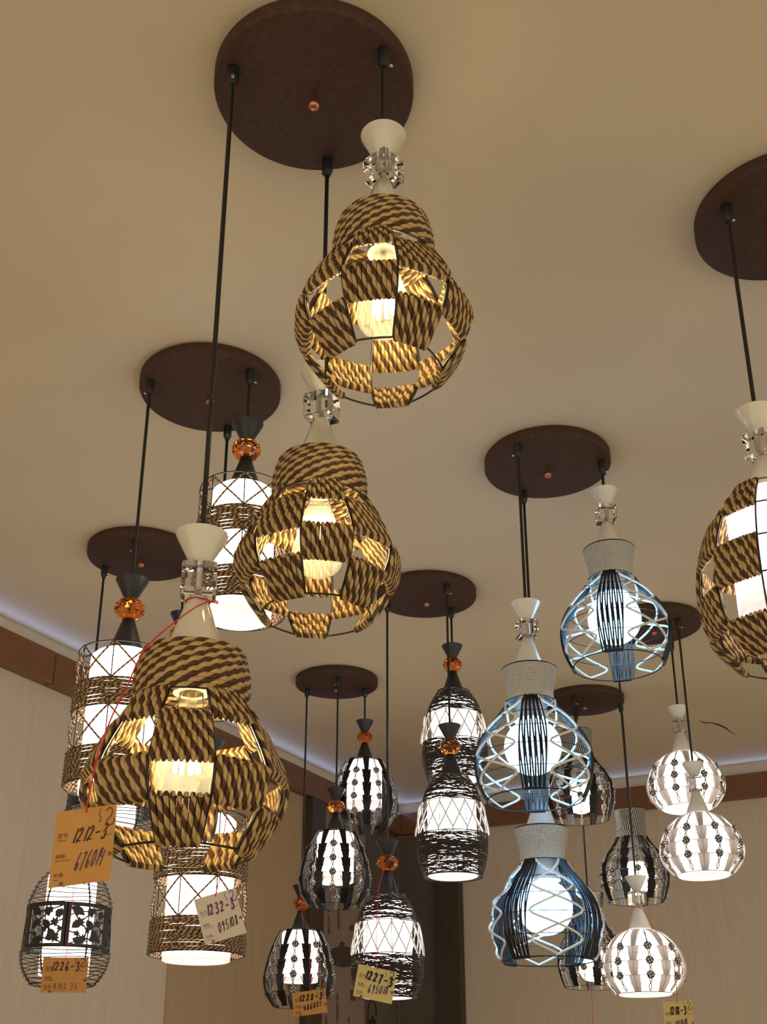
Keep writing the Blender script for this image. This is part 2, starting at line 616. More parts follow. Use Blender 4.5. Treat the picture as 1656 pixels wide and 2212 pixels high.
b = MB()
t_ = CEIL - FACE
b.lathe([(0.0, -0.0005), (CANR - 0.002, -0.0005), (CANR, -0.003), (CANR, -t_ + 0.004), (CANR - 0.0015, -t_ + 0.001), (CANR - 0.004, -t_), (0.0, -t_)], 96)
plate0 = b.build('canopy_plate', M['canopy'])
COL.objects.unlink(plate0)
b = MB()
b.lathe([(0.004, -t_ - 0.0003), (0.004, -t_ - 0.012), (0.0085, -t_ - 0.0125), (0.0092, -t_ - 0.016), (0.008, -t_ - 0.021), (0.004, -t_ - 0.0235), (0.0, -t_ - 0.024)], 20)
knob0 = b.build('copper_knob', M['copper'])
COL.objects.unlink(knob0)
b = MB()
b.lathe([(0.0, -0.0003), (0.0088, -0.0003), (0.0088, -0.022), (0.0075, -0.027), (0.0055, -0.031), (0.0048, -0.034), (0.0, -0.034)], 18)
grip0 = b.build('cord_grip', M['black'])
COL.objects.unlink(grip0)
b = MB()
b.tube([(0.0086, 0, -0.026), (0.0135, 0, -0.026)], 0.0024, 8)
screw0 = b.build('grip_screw', M['steel'])
COL.objects.unlink(screw0)


def inst(src, name, parent, loc=(0, 0, 0), rot=(0, 0, 0)):
    o = src.copy()
    o.name = name
    COL.objects.link(o)
    o.parent = parent
    o.location = loc
    o.rotation_euler = rot
    return o


for k, (q, lab) in CAN.items():
    c = on_z(*q, FACE)
    e = empty('ceiling_canopy', (c[0], c[1], CEIL))
    tag(e, lab, 'ceiling canopy', 'round canopies holding the pendant lamps')
    inst(plate0, 'canopy_plate', e)
    inst(knob0, 'copper_knob', e)
    outs = [AXIS[l] for l, (cn, _) in OUT.items() if cn == k]
    for j, p in enumerate(outs):
        g = inst(grip0, 'cord_grip', e, (p[0] - c[0], p[1] - c[1], -t_), (0, 0, R(20 + 130 * j)))
        inst(screw0, 'grip_screw', g)
# ------------------------------------------------------------------ lamp pieces shared by the kinds
ZH = {'L1': 1.213, 'L2': 0.975, 'L3': 0.624, 'DU': 1.248, 'DM': 0.922, 'DL': 0.657, 'BR': 0.974,
      'W1': 1.294, 'W2': 0.982, 'W3': 0.696, 'NL': 0.682, 'NM': 0.986, 'NU': 1.241,
      'KM': 0.951, 'KU': 1.252, 'KL': 0.660, 'TM': 0.974, 'TU': 1.252, 'TL': 0.673,
      'GM': 0.915, 'GU': 1.151, 'GL': 0.602, 'JM': 0.969, 'JU': 1.24, 'JL': 0.689}


def stem(root, kind):
    """hourglass cap, crystal, cone: kind is 'acrylic', 'lacquer' or 'black'"""
    m = M['blackmetal'] if kind == 'black' else M[kind]
    b = MB()
    b.lathe([(0.0, -0.004), (0.027, -0.003), (0.0295, 0.0), (0.031, -0.0008), (0.0305, -0.003), (0.0115, -0.0405), (0.0, -0.041)], 40)
    b.build('hourglass_cap', m, root)
    if kind == 'black':
        b = MB()
        b.flat = True
        rows = [(-0.0405, 0.013), (-0.045, 0.022), (-0.053, 0.0275), (-0.0605, 0.0292), (-0.068, 0.0275), (-0.076, 0.022), (-0.081, 0.013)]
        V, Fc = [], []
        n = 12
        for i, (z, r) in enumerate(rows):
            for k in range(n):
                V.append(pol(r, 2 * pi * (k + 0.5 * (i % 2)) / n, z))
        for i in range(len(rows) - 1):
            for k in range(n):
                l = (k + 1) % n
                a, c = i * n, (i + 1) * n
                if i % 2 == 0:
                    Fc += [[a + k, c + k, a + l], [a + l, c + k, c + l]]
                else:
                    Fc += [[a + k, c + k, c + l], [a + k, c + l, a + l]]
        Fc += [list(range(n)), [(len(rows) - 1) * n + k for k in range(n)][::-1]]
        b.add(V, Fc)
        o = b.build('amber_bead', M['amber'], root, False)
        tag(o, 'faceted amber crystal bead')
    else:
        b = MB()
        b.box((0, 0, -0.0615), (0.0205, 0.0205, 0.0195), 0.35)
        o = b.build('crystal_cube', M['crystal'], root, False, 0.004)
        tag(o, 'clear crystal cube')
        b = MB()
        b.tube([(0, 0, -0.041), (0, 0, -0.082)], 0.0042, 10)
        b.build('threaded_rod', M['steel'], root)
    b = MB()
    b.lathe([(0.0, -0.0812), (0.0095, -0.0815), (0.0115, -0.0835), (0.0315, -0.1455), (0.0325, -0.149), (0.031, -0.1505), (0.0, -0.147)], 40)
    b.build('cone_cap', m, root)


def wire_frame(root, levels, pr, nribs, a0=0.0, rr=0.0014, rw=0.0014, z_top=None, name='wire', m=None):
    """levels: ring heights; pr: profile r(z)"""
    m = m or M['wire']
    for z in levels:
        b = MB()
        b.ring(pr(z), z, rr, 56, 6)
        b.build(name + '_ring', m, root)
    zt, zb = (levels[0] if z_top is None else z_top), levels[-1]
    b = MB()
    b.tube([(pr(z), 0, z) for z in np.linspace(zt, zb, 22)], rw, 6)
    first = b.build(name + '_rib', m, root)
    first.rotation_euler = (0, 0, a0)
    for k in range(1, nribs):
        inst(first, name + '_rib', root, (0, 0, 0), (0, 0, a0 + 2 * pi * k / nribs))


def spokes(root, r, z, n=3, a0=0.2, r0=0.029, m=None):
    b = MB()
    for k in range(n):
        a = a0 + 2 * pi * k / n
        b.tube([pol(r0, a, -0.1475), pol(r * 0.6 + r0 * 0.4, a, -0.148 + (z + 0.148) * 0.5), pol(r, a, z)], 0.0014, 6)
    b.build('spider_mount', m or M['wire'], root)


def strand_loop(pts_out, gap):
    """closed loop of rope going down the outside and back up the inside of the wires"""
    P = np.array(pts_out, float)
    rad = np.hypot(P[:, 0], P[:, 1])
    sc = (rad + gap) / rad
    outer = P * np.column_stack([sc, sc, np.ones(len(P))])
    sc = (rad - gap) / rad
    inner = P * np.column_stack([sc, sc, np.ones(len(P))])
    d0 = P[0] - P[1]; d0 /= np.linalg.norm(d0)
    d1 = P[-1] - P[-2]; d1 /= np.linalg.norm(d1)
    return np.vstack([outer, P[-1] + d1 * gap, inner[::-1], P[0] + d0 * gap])


def rope_panel(b, pr_levels, a, c, zi, rad=0.0027, n=12):
    """vertical strands side by side between wires: zi = list of (z, r)"""
    for k in range(n):
        t = (k + 0.5) / n
        ang = a + (c - a) * t
        # the wires run straight between the ribs, so the panel is nearly flat
        pts = []
        for z, r in zi:
            half = (c - a) / 2
            rf = r * (1 - 0.45 * (1 - cos(half)) * (1 - ((2 * t - 1) ** 2)) / 1.0)
            pts.append(pol(rf, ang, z))
        lp = strand_loop(pts, rad + 0.0004)
        b.tube(lp, rad * random.uniform(0.94, 1.08), 6, True, v0=random.uniform(-0.16, 0.16) * ROPE_P + k * ROPE_P / 2)


def bulb(root, z0, zs):
    b = MB()
    b.lathe([(0.0, z0 + 0.052), (0.016, z0 + 0.052), (0.019, z0 + 0.045), (0.021, z0), (0.0, z0 + 0.004)], 28)
    b.build('bulb_socket', M['socket'], root)
    e = MB()
    prof = [(0.0135, z0), (0.0145, z0 - 0.012), (0.0195, z0 - 0.030), (0.0275, z0 - 0.058), (0.033, z0 - 0.082),
            (0.0342, z0 - 0.095), (0.031, z0 - 0.109), (0.022, z0 - 0.119), (0.011, z0 - 0.1235), (0.0, z0 - 0.1245)]
    zz = curve([(z, r) for r, z in prof], 40)
    e.lathe([(max(r, 0.0), z) for z, r in zz], 36)
    g = e.build('light_bulb', M['bulbglass'], root)
    tag(g, 'clear pear-shaped filament bulb')
    f = MB()
    for k in range(8):
        a = 2 * pi * k / 8
        f.tube([pol(0.008, a, z0 - 0.045), pol(0.0135, a, z0 - 0.090)], 0.0027, 6)
    o = f.build('filament', M['filament'], g)
    p = MB()
    p.tube([(0, 0, z0 - 0.001), (0, 0, z0 - 0.05)], 0.0035, 8)
    p.build('filament_stem', M['bulbglass'], g)


def milk_glass(root, pts, rim=None):
    """lit white glass shade: pts (r, z) of the outside from the top; rim adds a lip and underside"""
    b = MB()
    r1, z1 = pts[-1]
    zz = curve([(z, r) for r, z in pts], 40)
    b.lathe([(0.0, pts[0][1])] + [(r, z) for z, r in zz], 56)
    g = b.build('glass_diffuser', M['milk'], root)
    if rim:
        b = MB()
        b.lathe([(r1, z1 - 0.0005), (r1, z1 - rim), (r1 - 0.003, z1 - rim - 0.0015), (r1 - 0.007, z1 - rim), (r1 - 0.007, z1 - rim + 0.006),
                 (0.0, z1 - rim + 0.006)], 56)
        b.build('glass_rim', M['milkend'], g)
    return g


# ------------------------------------------------------------------ rope-panel lantern
NC = 10                                       # ribs of the rope lamps
RLEV = [(-0.214, 0.0628), (-0.248, 0.083), (-0.303, 0.107), (-0.342, 0.0985), (-0.382, 0.0725)]


def rope_neck(root, ztop, zbot, rt, rb, rad, m, name, bell=0.004, n=None):
    b = MB()
    n = n or int(round((ztop - zbot) / (2 * rad * 0.93)))
    for k in range(n):
        t = (k + 0.5) / n
        z = ztop + (zbot - ztop) * t
        r = rt + (rb - rt) * t + bell * sin(pi * t)
        P = [pol(r, R(235) + 2 * pi * i / 64, z) for i in range(64)]
        b.tube(P, rad, 6, True, v0=(0.5 * k + random.uniform(-0.08, 0.08)) * ROPE_P)
    return b.build(name, m, root)


def make_rope_lamp(root, rows, parity):
    stem(root, 'acrylic')
    pr = Prof([(-0.154, 0.054)] + RLEV)
    lin = lambda z: float(np.interp(-z, [-p[0] for p in [(-0.154, 0.054)] + RLEV], [p[1] for p in [(-0.154, 0.054)] + RLEV]))
    spokes(root, 0.053, -0.156)
    rope_neck(root, -0.1535, -0.2135, 0.0555, 0.0615, 0.0033, M['rope'], 'rope_neck')
    # eight-sided wire hoops and ribs
    keep = sorted(set(i for r in rows for i in r))
    for i in keep:
        z, r = RLEV[i]
        b = MB()
        P = []
        for k in range(NC):
            a, c = k * 2 * pi / NC, (k + 1) * 2 * pi / NC
            for j in range(5):
                t = j / 5
                rf = r * (1 - 0.45 * (1 - cos(pi / NC)) * (1 - (2 * t - 1) ** 2))
                P.append(pol(rf, a + (c - a) * t, z))
        b.tube(P, 0.0013, 6, True)
        b.build('wire_hoop', M['wire'], root)
    rp = Prof(RLEV)
    b = MB()
    b.tube([(rp(z), 0, z) for z in np.linspace(RLEV[0][0], RLEV[-1][0], 24)], 0.0014, 6)
    first = b.build('wire_rib', M['wire'], root)
    for k in range(1, NC):
        inst(first, 'wire_rib', root, rot=(0, 0, k * 2 * pi / NC))
    # checkerboard of rope panels; one mesh per row, turned to the other columns
    for ri, idx in enumerate(rows):
        zi = []
        for i in range(len(idx) - 1):
            za, zb = RLEV[idx[i]][0], RLEV[idx[i + 1]][0]
            for t in (0, 0.34, 0.67):
                z = za + (zb - za) * t
                rr = rp(z) if t else RLEV[idx[i]][1]
                zi.append((z, rr))
        zi.append(RLEV[idx[-1]])
        rmean = sum(r for _, r in zi) / len(zi)
        n = int(round(rmean * 0.618 / 0.0056))
        b = MB()
        rope_panel(b, None, R(0.6), 2 * pi / NC - R(0.6), zi, 0.0029, n)
        src = None
        for col in range(NC):
            if (col + ri) % 2 == parity:
                if src is None:
                    src = b.build('rope_panel', M['rope'], root)
                    src.rotation_euler = (0, 0, col * 2 * pi / NC)
                else:
                    inst(src, 'rope_panel', root, rot=(0, 0, col * 2 * pi / NC))
    bulb(root, -0.200, None)


# ------------------------------------------------------------------ wide barrel lamp with rope panels round a white glass
BLEV = [(-0.143, 0.052), (-0.197, 0.088), (-0.256, 0.107), (-0.313, 0.1105), (-0.369, 0.1005), (-0.408, 0.071)]


def make_barrel(root):
    stem(root, 'acrylic')
    spokes(root, 0.052, -0.143, 4, 0.1)
    rp = Prof(BLEV)
    for z, r in BLEV:
        b = MB()
        P = []
        for k in range(NC):
            for j in range(5):
                t = j / 5
                P.append(pol(r * (1 - 0.45 * (1 - cos(pi / NC)) * (1 - (2 * t - 1) ** 2)), (k + t) * 2 * pi / NC, z))
        b.tube(P, 0.0013, 6, True)
        b.build('wire_hoop', M['wire'], root)
    b = MB()
    b.tube([(rp(z), 0, z) for z in np.linspace(BLEV[0][0], BLEV[-1][0], 26)], 0.0014, 6)
    first = b.build('wire_rib', M['wire'], root)
    for k in range(1, NC):
        inst(first, 'wire_rib', root, rot=(0, 0, k * 2 * pi / NC))
    for ri in range(5):
        (za, ra), (zb, rb) = BLEV[ri], BLEV[ri + 1]
        zi = [BLEV[ri]] + [(za + (zb - za) * t, rp(za + (zb - za) * t)) for t in (0.34, 0.67)] + [BLEV[ri + 1]]
        b = MB()
        rope_panel(b, None, R(0.6), 2 * pi / NC - R(0.6), zi, 0.0029, int(round((ra + rb) / 2 * 0.618 / 0.0056)))
        src = None
        for col in range(NC):
            if col != 1 and (col + ri) % 2 == 0:
                if src is None:
                    src = b.build('rope_panel', M['rope'], root)
                    src.rotation_euler = (0, 0, col * 2 * pi / NC)
                else:
                    inst(src, 'rope_panel', root, rot=(0, 0, col * 2 * pi / NC))
    milk_glass(root, [(0.046, -0.152), (0.057, -0.158), (0.0615, -0.170), (0.0615, -0.32)], 0.012)


# ------------------------------------------------------------------ drum of twisted cord round a white glass
def make_drum(root):
    stem(root, 'black')
    rd = 0.0835
    levels = [-0.157, -0.226, -0.277, -0.350, -0.410]
    pr = lambda z: rd + (z + 0.157) * -0.012
    spokes(root, rd, -0.157, 4, 0.0)
    wire_frame(root, levels, pr, 8, 0.0, 0.0013, 0.0011)
    for za, zb in ((levels[1], levels[2]), (levels[3], levels[4])):
        b = MB()
        n = int(round((za - zb) / 0.0036))
        for k in range(n):
            z = za + (zb - za) * (k + 0.5) / n
            ph = random.uniform(0, 6.28)
            off = 0.0016 * (1 if k % 2 else -1)
            P = [pol(pr(z) + off * cos(8 * i * 2 * pi / 64), i * 2 * pi / 64, z + 0.0007 * sin(3 * i * 2 * pi / 64 + ph)) for i in range(64)]
            b.tube(P, 0.0021, 6, True, v0=random.uniform(0, 0.01))
        b.build('woven_cord_band', M['thinrope'], root)
    for za, zb in ((levels[0], levels[1]), (levels[2], levels[3])):
        b = MB()
        for s in (0, 1):
            P = [pol((pr(za + (zb - za) * t)) + 0.0012 * (1 if s else -1), (t if s else 1 - t) * pi / 4, za + (zb - za) * t) for t in np.linspace(0, 1, 9)]
            b.tube(P, 0.0018, 6)
        first = b.build('cord_cross', M['thinrope'], root)
        for k in range(1, 8):
            inst(first, 'cord_cross', root, rot=(0, 0, k * pi / 4))
    milk_glass(root, [(0.042, -0.1515), (0.052, -0.1545), (0.059, -0.1615), (0.0615, -0.172), (0.0615, -0.25), (0.0615, -0.412)], 0.008)


# ------------------------------------------------------------------ black birdcage lantern with a fretwork belt
def flower(cx, cy, r, n, ph):
    out = []
    for i in range(2 * n):
        a = ph + pi * i / n
        q = r if i % 2 == 0 else r * 0.52
        out.append((cx + q * cos(a), cy + q * sin(a)))
    return out


def leaf(x, y, l, w, a):
    P = [(0, 0), (0.3, 0.42), (0.6, 0.46), (1, 0), (0.6, -0.4), (0.3, -0.36)]
    return [(x + l * px * cos(a) - w * py * sin(a), y + l * px * sin(a) + w * py * cos(a)) for px, py in P]


def bar(x0, y0, x1, y1, w):
    d = math.hypot(x1 - x0, y1 - y0)
    nx, ny = -(y1 - y0) / d * w, (x1 - x0) / d * w
    return [(x0 + nx, y0 + ny), (x0 - nx, y0 - ny), (x1 - nx, y1 - ny), (x1 + nx, y1 + ny)]


def make_birdcage(root):
    stem(root, 'black')
    pts = [(-0.140, 0.040), (-0.155, 0.058), (-0.180, 0.078), (-0.210, 0.091), (-0.240, 0.098), (-0.343, 0.103), (-0.380, 0.098), (-0.405, 0.086), (-0.423, 0.072)]
    pr = Prof(pts)
    spokes(root, 0.040, -0.140, 3)
    wire_frame(root, [-0.140, -0.240, -0.343, -0.423], pr, 6, pi / 6, 0.0014, 0.0018)
    for name, za, zb, n in (('wire_coils', -0.146, -0.236, 9), ('wire_coils', -0.348, -0.420, 9)):
        b = MB()
        for k in range(n):
            z = za + (zb - za) * k / (n - 1)
            r = pr(z)
            P = [pol(r * (1 - 0.6 * (1 - cos(pi / 6)) * (1 - (2 * ((i / 8) % 1) - 1) ** 2)), pi / 6 + i * 2 * pi / 48,
                     z + 0.0022 * sin(i * 2 * pi / 16 + k)) for i in range(48)]
            b.tube(P, 0.0011, 5, True)
            for q in range(6):                 # the little curl round each rib
                a = pi / 6 + q * pi / 3
                C = np.array(pol(r + 0.001, a, z))
                er = np.array([cos(a), sin(a), 0]); et = np.array([-sin(a), cos(a), 0])
                b.tube([C + 0.0036 * (cos(t) * er + sin(t) * np.array([0, 0, 1]) * 0.9 + 0.5 * sin(t) * et) for t in np.linspace(0, 2 * pi, 9)[:-1]], 0.0009, 4, True)
        b.build(name, M['wire'], root)
    # belt of six fretwork panels
    zt, zb = -0.241, -0.343
    H = zt - zb
    rr = 0.1005
    W = 2 * rr * sin(pi / 6)
    d = rr * cos(pi / 6)
    b = MB()
    fn = lambda x, y, dp: (d + 0.012 * (1 - (2 * x / W - 1) ** 2) + dp, (x - W / 2), zb + y)

    def slab(poly, th=0.0022):
        b.slab(poly, th, fn)
    fw = 0.0075
    for k in range(8):                         # curved rails in short steps
        x0, x1 = W * k / 8, W * (k + 1) / 8
        slab([(x0, 0), (x1, 0), (x1, fw), (x0, fw)], 0.003)
        slab([(x0, H - fw), (x1, H - fw), (x1, H), (x0, H)], 0.003)
    slab([(0, 0), (fw, 0), (fw, H), (0, H)], 0.003)
    slab([(W - fw, 0), (W, 0), (W, H), (W - fw, H)], 0.003)
    rg = random.Random(3)
    fl = [(0.24, 0.80, .15, 5), (0.62, 0.84, .13, 5), (0.84, 0.72, .10, 5), (0.30, 0.56, .17, 7), (0.74, 0.55, .15, 6), (0.50, 0.40, .12, 5),
          (0.24, 0.30, .11, 5), (0.40, 0.19, .15, 8), (0.78, 0.20, .16, 7), (0.88, 0.40, .10, 5)]
    for x, y, r, n in fl:
        slab(flower(x * W, y * H, r * W * 0.82, n, rg.uniform(0, 3)))
    for x, y, l, a in ((0.10, 0.92, .3, -0.6), (0.50, 0.92, .22, -1.2), (0.45, 0.62, .25, -0.9), (0.60, 0.42, .3, -1.0), (0.12, 0.42, .25, 0.7),
                       (0.15, 0.18, .25, -0.3), (0.55, 0.16, .22, 0.4), (0.90, 0.86, .2, -2.2)):
        slab(leaf(x * W, y * H, l * W * 1.2, 0.21 * W, a))
    for (x0, y0, x1, y1) in ((.05, .95, .30, .56), (.30, .56, .62, .84), (.62, .84, .95, .95), (.30, .56, .50, .40), (.50, .40, .74, .55), (.74, .55, .95, .62),
                             (.50, .40, .40, .19), (.40, .19, .05, .05), (.40, .19, .78, .20), (.78, .20, .95, .05), (.24, .30, .05, .35), (.24, .30, .40, .19),
                             (.78, .20, .88, .40), (.88, .40, .74, .55), (.24, .80, .05, .70), (.84, .72, .74, .55), (.24, .80, .62, .84)):
        slab(bar(x0 * W, y0 * H, x1 * W, y1 * H, 0.0015))
    first = b.build('fretwork_panel', M['rattan'], root, False)
    first.rotation_euler = (0, 0, pi / 6)
    for k in range(1, 6):
        inst(first, 'fretwork_panel', root, rot=(0, 0, pi / 6 + k * pi / 3))
    milk_glass(root, [(0.040, -0.1515), (0.050, -0.1545), (0.0565, -0.1615), (0.0595, -0.172), (0.0595, -0.25), (0.0595, -0.370)], 0.030)


# ------------------------------------------------------------------ basket lamp: messy dark thread, white lattice belt
def make_basket(root):
    stem(root, 'black')
    pts = [(-0.145, 0.046), (-0.165, 0.058), (-0.190, 0.072), (-0.220, 0.081), (-0.265, 0.0885), (-0.310, 0.0945), (-0.350, 0.0945), (-0.385, 0.087), (-0.412, 0.076)]
    pr = Prof(pts)
    spokes(root, 0.046, -0.145, 3)
    wire_frame(root, [-0.145, -0.220, -0.306, -0.412], pr, 8, 0.0, 0.0011, 0.0009)
    rg = random.Random(11)
    for za, zb, n, br in ((-0.146, -0.221, 85, 0.012), (-0.306, -0.411, 170, 0.016)):
        b = MB()
        for k in range(n):
            z = rg.uniform(za - 0.003, zb + 0.003)
            a0, ln = rg.uniform(0, 2 * pi), rg.uniform(1.6, 6.0)
            am, f, ph = rg.uniform(0.2, 1) * br, rg.choice((1, 1, 2, 3)), rg.uniform(0, 6.28)
            P = []
            for t in np.linspace(0, 1, int(8 + ln * 5)):
                a = a0 + ln * t
                zz = min(za, max(zb, z + am * sin(f * a + ph)))
                facet = 0.7 * (1 - cos(pi / 8)) * (1 - (2 * ((a / (pi / 4)) % 1) - 1) ** 2)
                P.append(pol(pr(zz) * (1 - facet) + rg.uniform(0.0005, 0.0022), a, zz))
            b.tube(P, rg.uniform(0.0008, 0.0015), 5)
        b.build('thread_band', M['thread'], root)
    zt, zb = -0.2215, -0.305
    b = MB()
    for s in (-1, 1):
        P = []
        for t in np.linspace(0, 1, 9):
            z = zt + (zb - zt) * (0.06 + 0.88 * t)
            P.append(pol(pr(z) + 0.0022 + 0.0016 * (1 if s > 0 else 0), s * t * pi / 8, z))
        b.tube(P, 0.0020, 5)
    b.tube([pol(pr(zt) + 0.002, 0, zt), pol(pr(zt) + 0.003, 0, zt - 0.006)], 0.0022, 6)
    b.tube([pol(pr(zb) + 0.003, 0, zb + 0.007), pol(pr(zb) + 0.002, 0, zb)], 0.0022, 6)
    first = b.build('white_lattice_cord', M['whitecord'], root)
    for k in range(1, 16):
        inst(first, 'white_lattice_cord', root, rot=(0, 0, k * pi / 8))
    milk_glass(root, [(0.034, -0.164), (0.050, -0.168), (0.060, -0.178), (0.0645, -0.194), (0.0645, -0.26), (0.0645, -0.400)], 0.010)


# ------------------------------------------------------------------ knots
def knot_mesh(root, r):
    b = MB()
    P = []
    n = 84
    for i in range(n):
        t = 6 * pi * i / n
        lat = R(58) * sin(4 * t / 3)
        rr = r * 0.8
        P.append((rr * cos(lat) * cos(t), rr * cos(lat) * sin(t), rr * sin(lat)))
    b.tube(P, r * 0.26, 6, True)
    b.lathe([(0.0, r * 0.55), (r * 0.45, r * 0.4), (r * 0.6, 0), (r * 0.45, -r * 0.4), (0, -r * 0.55)], 12)
    o = b.build('cord_knot', M['bwrope'], root)
    return o


def knot_columns(root, pr, levels, ncol, r, zt, zb, m_thin):
    ksrc = None
    csrc = None
    for c in range(ncol):
        if csrc is None:
            b = MB()
            zs = [zt] + list(levels) + [zb]
            for i in range(len(zs) - 1):
                for s in (-1, 1):
                    P = []
                    for t in np.linspace(0, 1, 9):
                        z = zs[i] + (zs[i + 1] - zs[i]) * t
                        P.append(pol(pr(z) + 0.0015, s * 0.0035 / pr(z) * sin(2 * pi * t) * (0.3 if i == 0 else 1), z))
                    b.tube(P, 0.0015, 5)
            csrc = b.build('knotted_cord', m_thin, root)
            col = csrc
        else:
            col = inst(csrc, 'knotted_cord', root, rot=(0, 0, 2 * pi * c / ncol))
        for z in levels:
            if ksrc is None:
                ksrc = knot_mesh(col, r)
                k = ksrc
                k.location = (pr(z) - 0.001, 0, z)
                k.rotation_euler = (0, pi / 2, 0)
                k.scale = (1, 1, 0.62)
            else:
                inst(ksrc, 'cord_knot', col, (pr(z) - 0.001, 0, z), (0, pi / 2, 0))


def bundles(root, pr, zs, ncol, m, name, wt=0.013, wb=0.006, n=8, r=0.0013, a0=0.0):
    """cords gathered between the hoops: wide at each hoop, pinched below"""
    b = MB()
    for i in range(len(zs) - 1):
        za, zb = zs[i], zs[i + 1]
        k = 0.7 if i == 0 else 1.0
        for q in range(n):
            u = 2 * q / (n - 1) - 1
            P = []
            for t in np.linspace(0, 1, 6):
                z = za + (zb - za) * t
                w = (wt * (1 - t) + wb * t) * k
                P.append(pol(pr(z) + 0.0005 + 0.0008 * (q % 2), u * w / pr(z), z))
            b.tube(P, r, 5)
        if i:
            for s in (-1, 1):                  # slack side loops
                P = []
                for t in np.linspace(0, 1, 8):
                    z = za + (zb - za) * t
                    P.append(pol(pr(z) + 0.001, s * (wt * 1.35 * (1 - t) + 0.004) / pr(z), z))
                b.tube(P, 0.001, 5)
    first = b.build(name, m, root)
    first.rotation_euler = (0, 0, a0)
    for c in range(1, ncol):
        inst(first, name, root, rot=(0, 0, a0 + 2 * pi * c / ncol))


def make_egg(root):
    stem(root, 'black')
    pts = [(-0.150, 0.0655), (-0.175, 0.079), (-0.205, 0.092), (-0.250, 0.106), (-0.297, 0.1150), (-0.330, 0.1125), (-0.360, 0.101), (-0.390, 0.080)]
    pr = Prof(pts)
    lev = [-0.201, -0.250, -0.297, -0.346]
    spokes(root, 0.0655, -0.150, 4)
    wire_frame(root, [-0.150] + lev + [-0.390], pr, 8, pi / 8, 0.0008, 0.0012)
    bundles(root, pr, [-0.150] + lev + [-0.389], 8, M['blackcord'], 'black_cord_bundle', 0.0145, 0.008, 10, 0.0017, pi / 8)
    knot_columns(root, pr, lev, 8, 0.0115, -0.151, -0.388, M['bwrope'])
    milk_glass(root, [(0.050, -0.1515), (0.056, -0.153), (0.0595, -0.158), (0.0605, -0.166), (0.0605, -0.22), (0.0605, -0.298)], 0.014)


def make_globe(root):
    stem(root, 'lacquer')
    pts = [(-0.152, 0.034), (-0.158, 0.053), (-0.175, 0.077), (-0.205, 0.1), (-0.245, 0.1145), (-0.275, 0.1135), (-0.300, 0.101), (-0.325, 0.080)]
    pr = Prof(pts)
    lev = [-0.205, -0.245, -0.283]
    spokes(root, 0.034, -0.152, 4, m=M['palecord'])
    wire_frame(root, [-0.152] + lev + [-0.325], pr, 8, pi / 8, 0.0009, 0.0011)
    bundles(root, pr, [-0.153] + lev + [-0.324], 8, M['palecord'], 'pale_cord_bundle', 0.0145, 0.008, 10, 0.0017, pi / 8)
    knot_columns(root, pr, lev, 8, 0.0112, -0.158, -0.323, M['bwrope'])
    milk_glass(root, [(0.034, -0.156), (0.056, -0.164), (0.074, -0.182), (0.082, -0.206), (0.085, -0.245), (0.081, -0.29), (0.0715, -0.322)], 0.006)


def make_jug(root):
    """no hourglass: the cable drops into a striped rope neck; z = 0 at the neck top"""
    pts = [(-0.098, 0.055), (-0.120, 0.067), (-0.155, 0.092), (-0.190, 0.110), (-0.221, 0.1175), (-0.260, 0.116), (-0.295, 0.107), (-0.322, 0.097)]
    pr = Prof(pts)
    lev = [-0.150, -0.187, -0.224, -0.262]
    b = MB()
    n = 15
    nk = curve([(0.0, 0.055), (-0.03, 0.0515), (-0.055, 0.049), (-0.078, 0.0515), (-0.097, 0.056)], 40)
    for k in range(n):
        z = -0.003 - 0.093 * k / (n - 1)
        r = float(np.interp(-z, -nk[:, 0], nk[:, 1]))
        b.tube([pol(r, 2 * pi * i / 56, z) for i in range(56)], 0.0033, 6, True, v0=0.0021 * k)
    b.build('striped_rope_neck', M['bwrope'], root)
    b = MB()
    b.ring(0.0545, 0.001, 0.0012)
    for k in range(4):
        b.tube([pol(0.006, k * pi / 2, -0.004), pol(0.0545, k * pi / 2, 0.0005)], 0.0012, 5)
    b.build('spider_mount', M['wire'], root)
    b = MB()
    b.lathe([(0.0, -0.001), (0.006, -0.001), (0.010, -0.02), (0.016, -0.075), (0.0385, -0.186), (0.037, -0.188), (0.0, -0.182)], 36)
    b.build('cone_holder', M['lacquer'], root)
    wire_frame(root, [-0.098] + lev + [-0.322], pr, 8, pi / 8, 0.0010, 0.0013)
    bundles(root, pr, [-0.098] + lev + [-0.321], 8, M['blackcord'], 'black_cord_bundle', 0.0145, 0.009, 10, 0.0017, pi / 8)
    knot_columns(root, pr, lev, 8, 0.0115, -0.099, -0.320, M['bwrope'])
    b = MB()
    zz = curve([(-0.1885, 0.026), (-0.198, 0.037), (-0.225, 0.0455), (-0.255, 0.0465), (-0.28, 0.041), (-0.296, 0.026), (-0.302, 0.0)], 36)
    b.lathe([(0.0, -0.1885)] + [(max(r, 0), z) for z, r in zz], 36)
    o = b.build('light_bulb', M['whitebulb'], root)


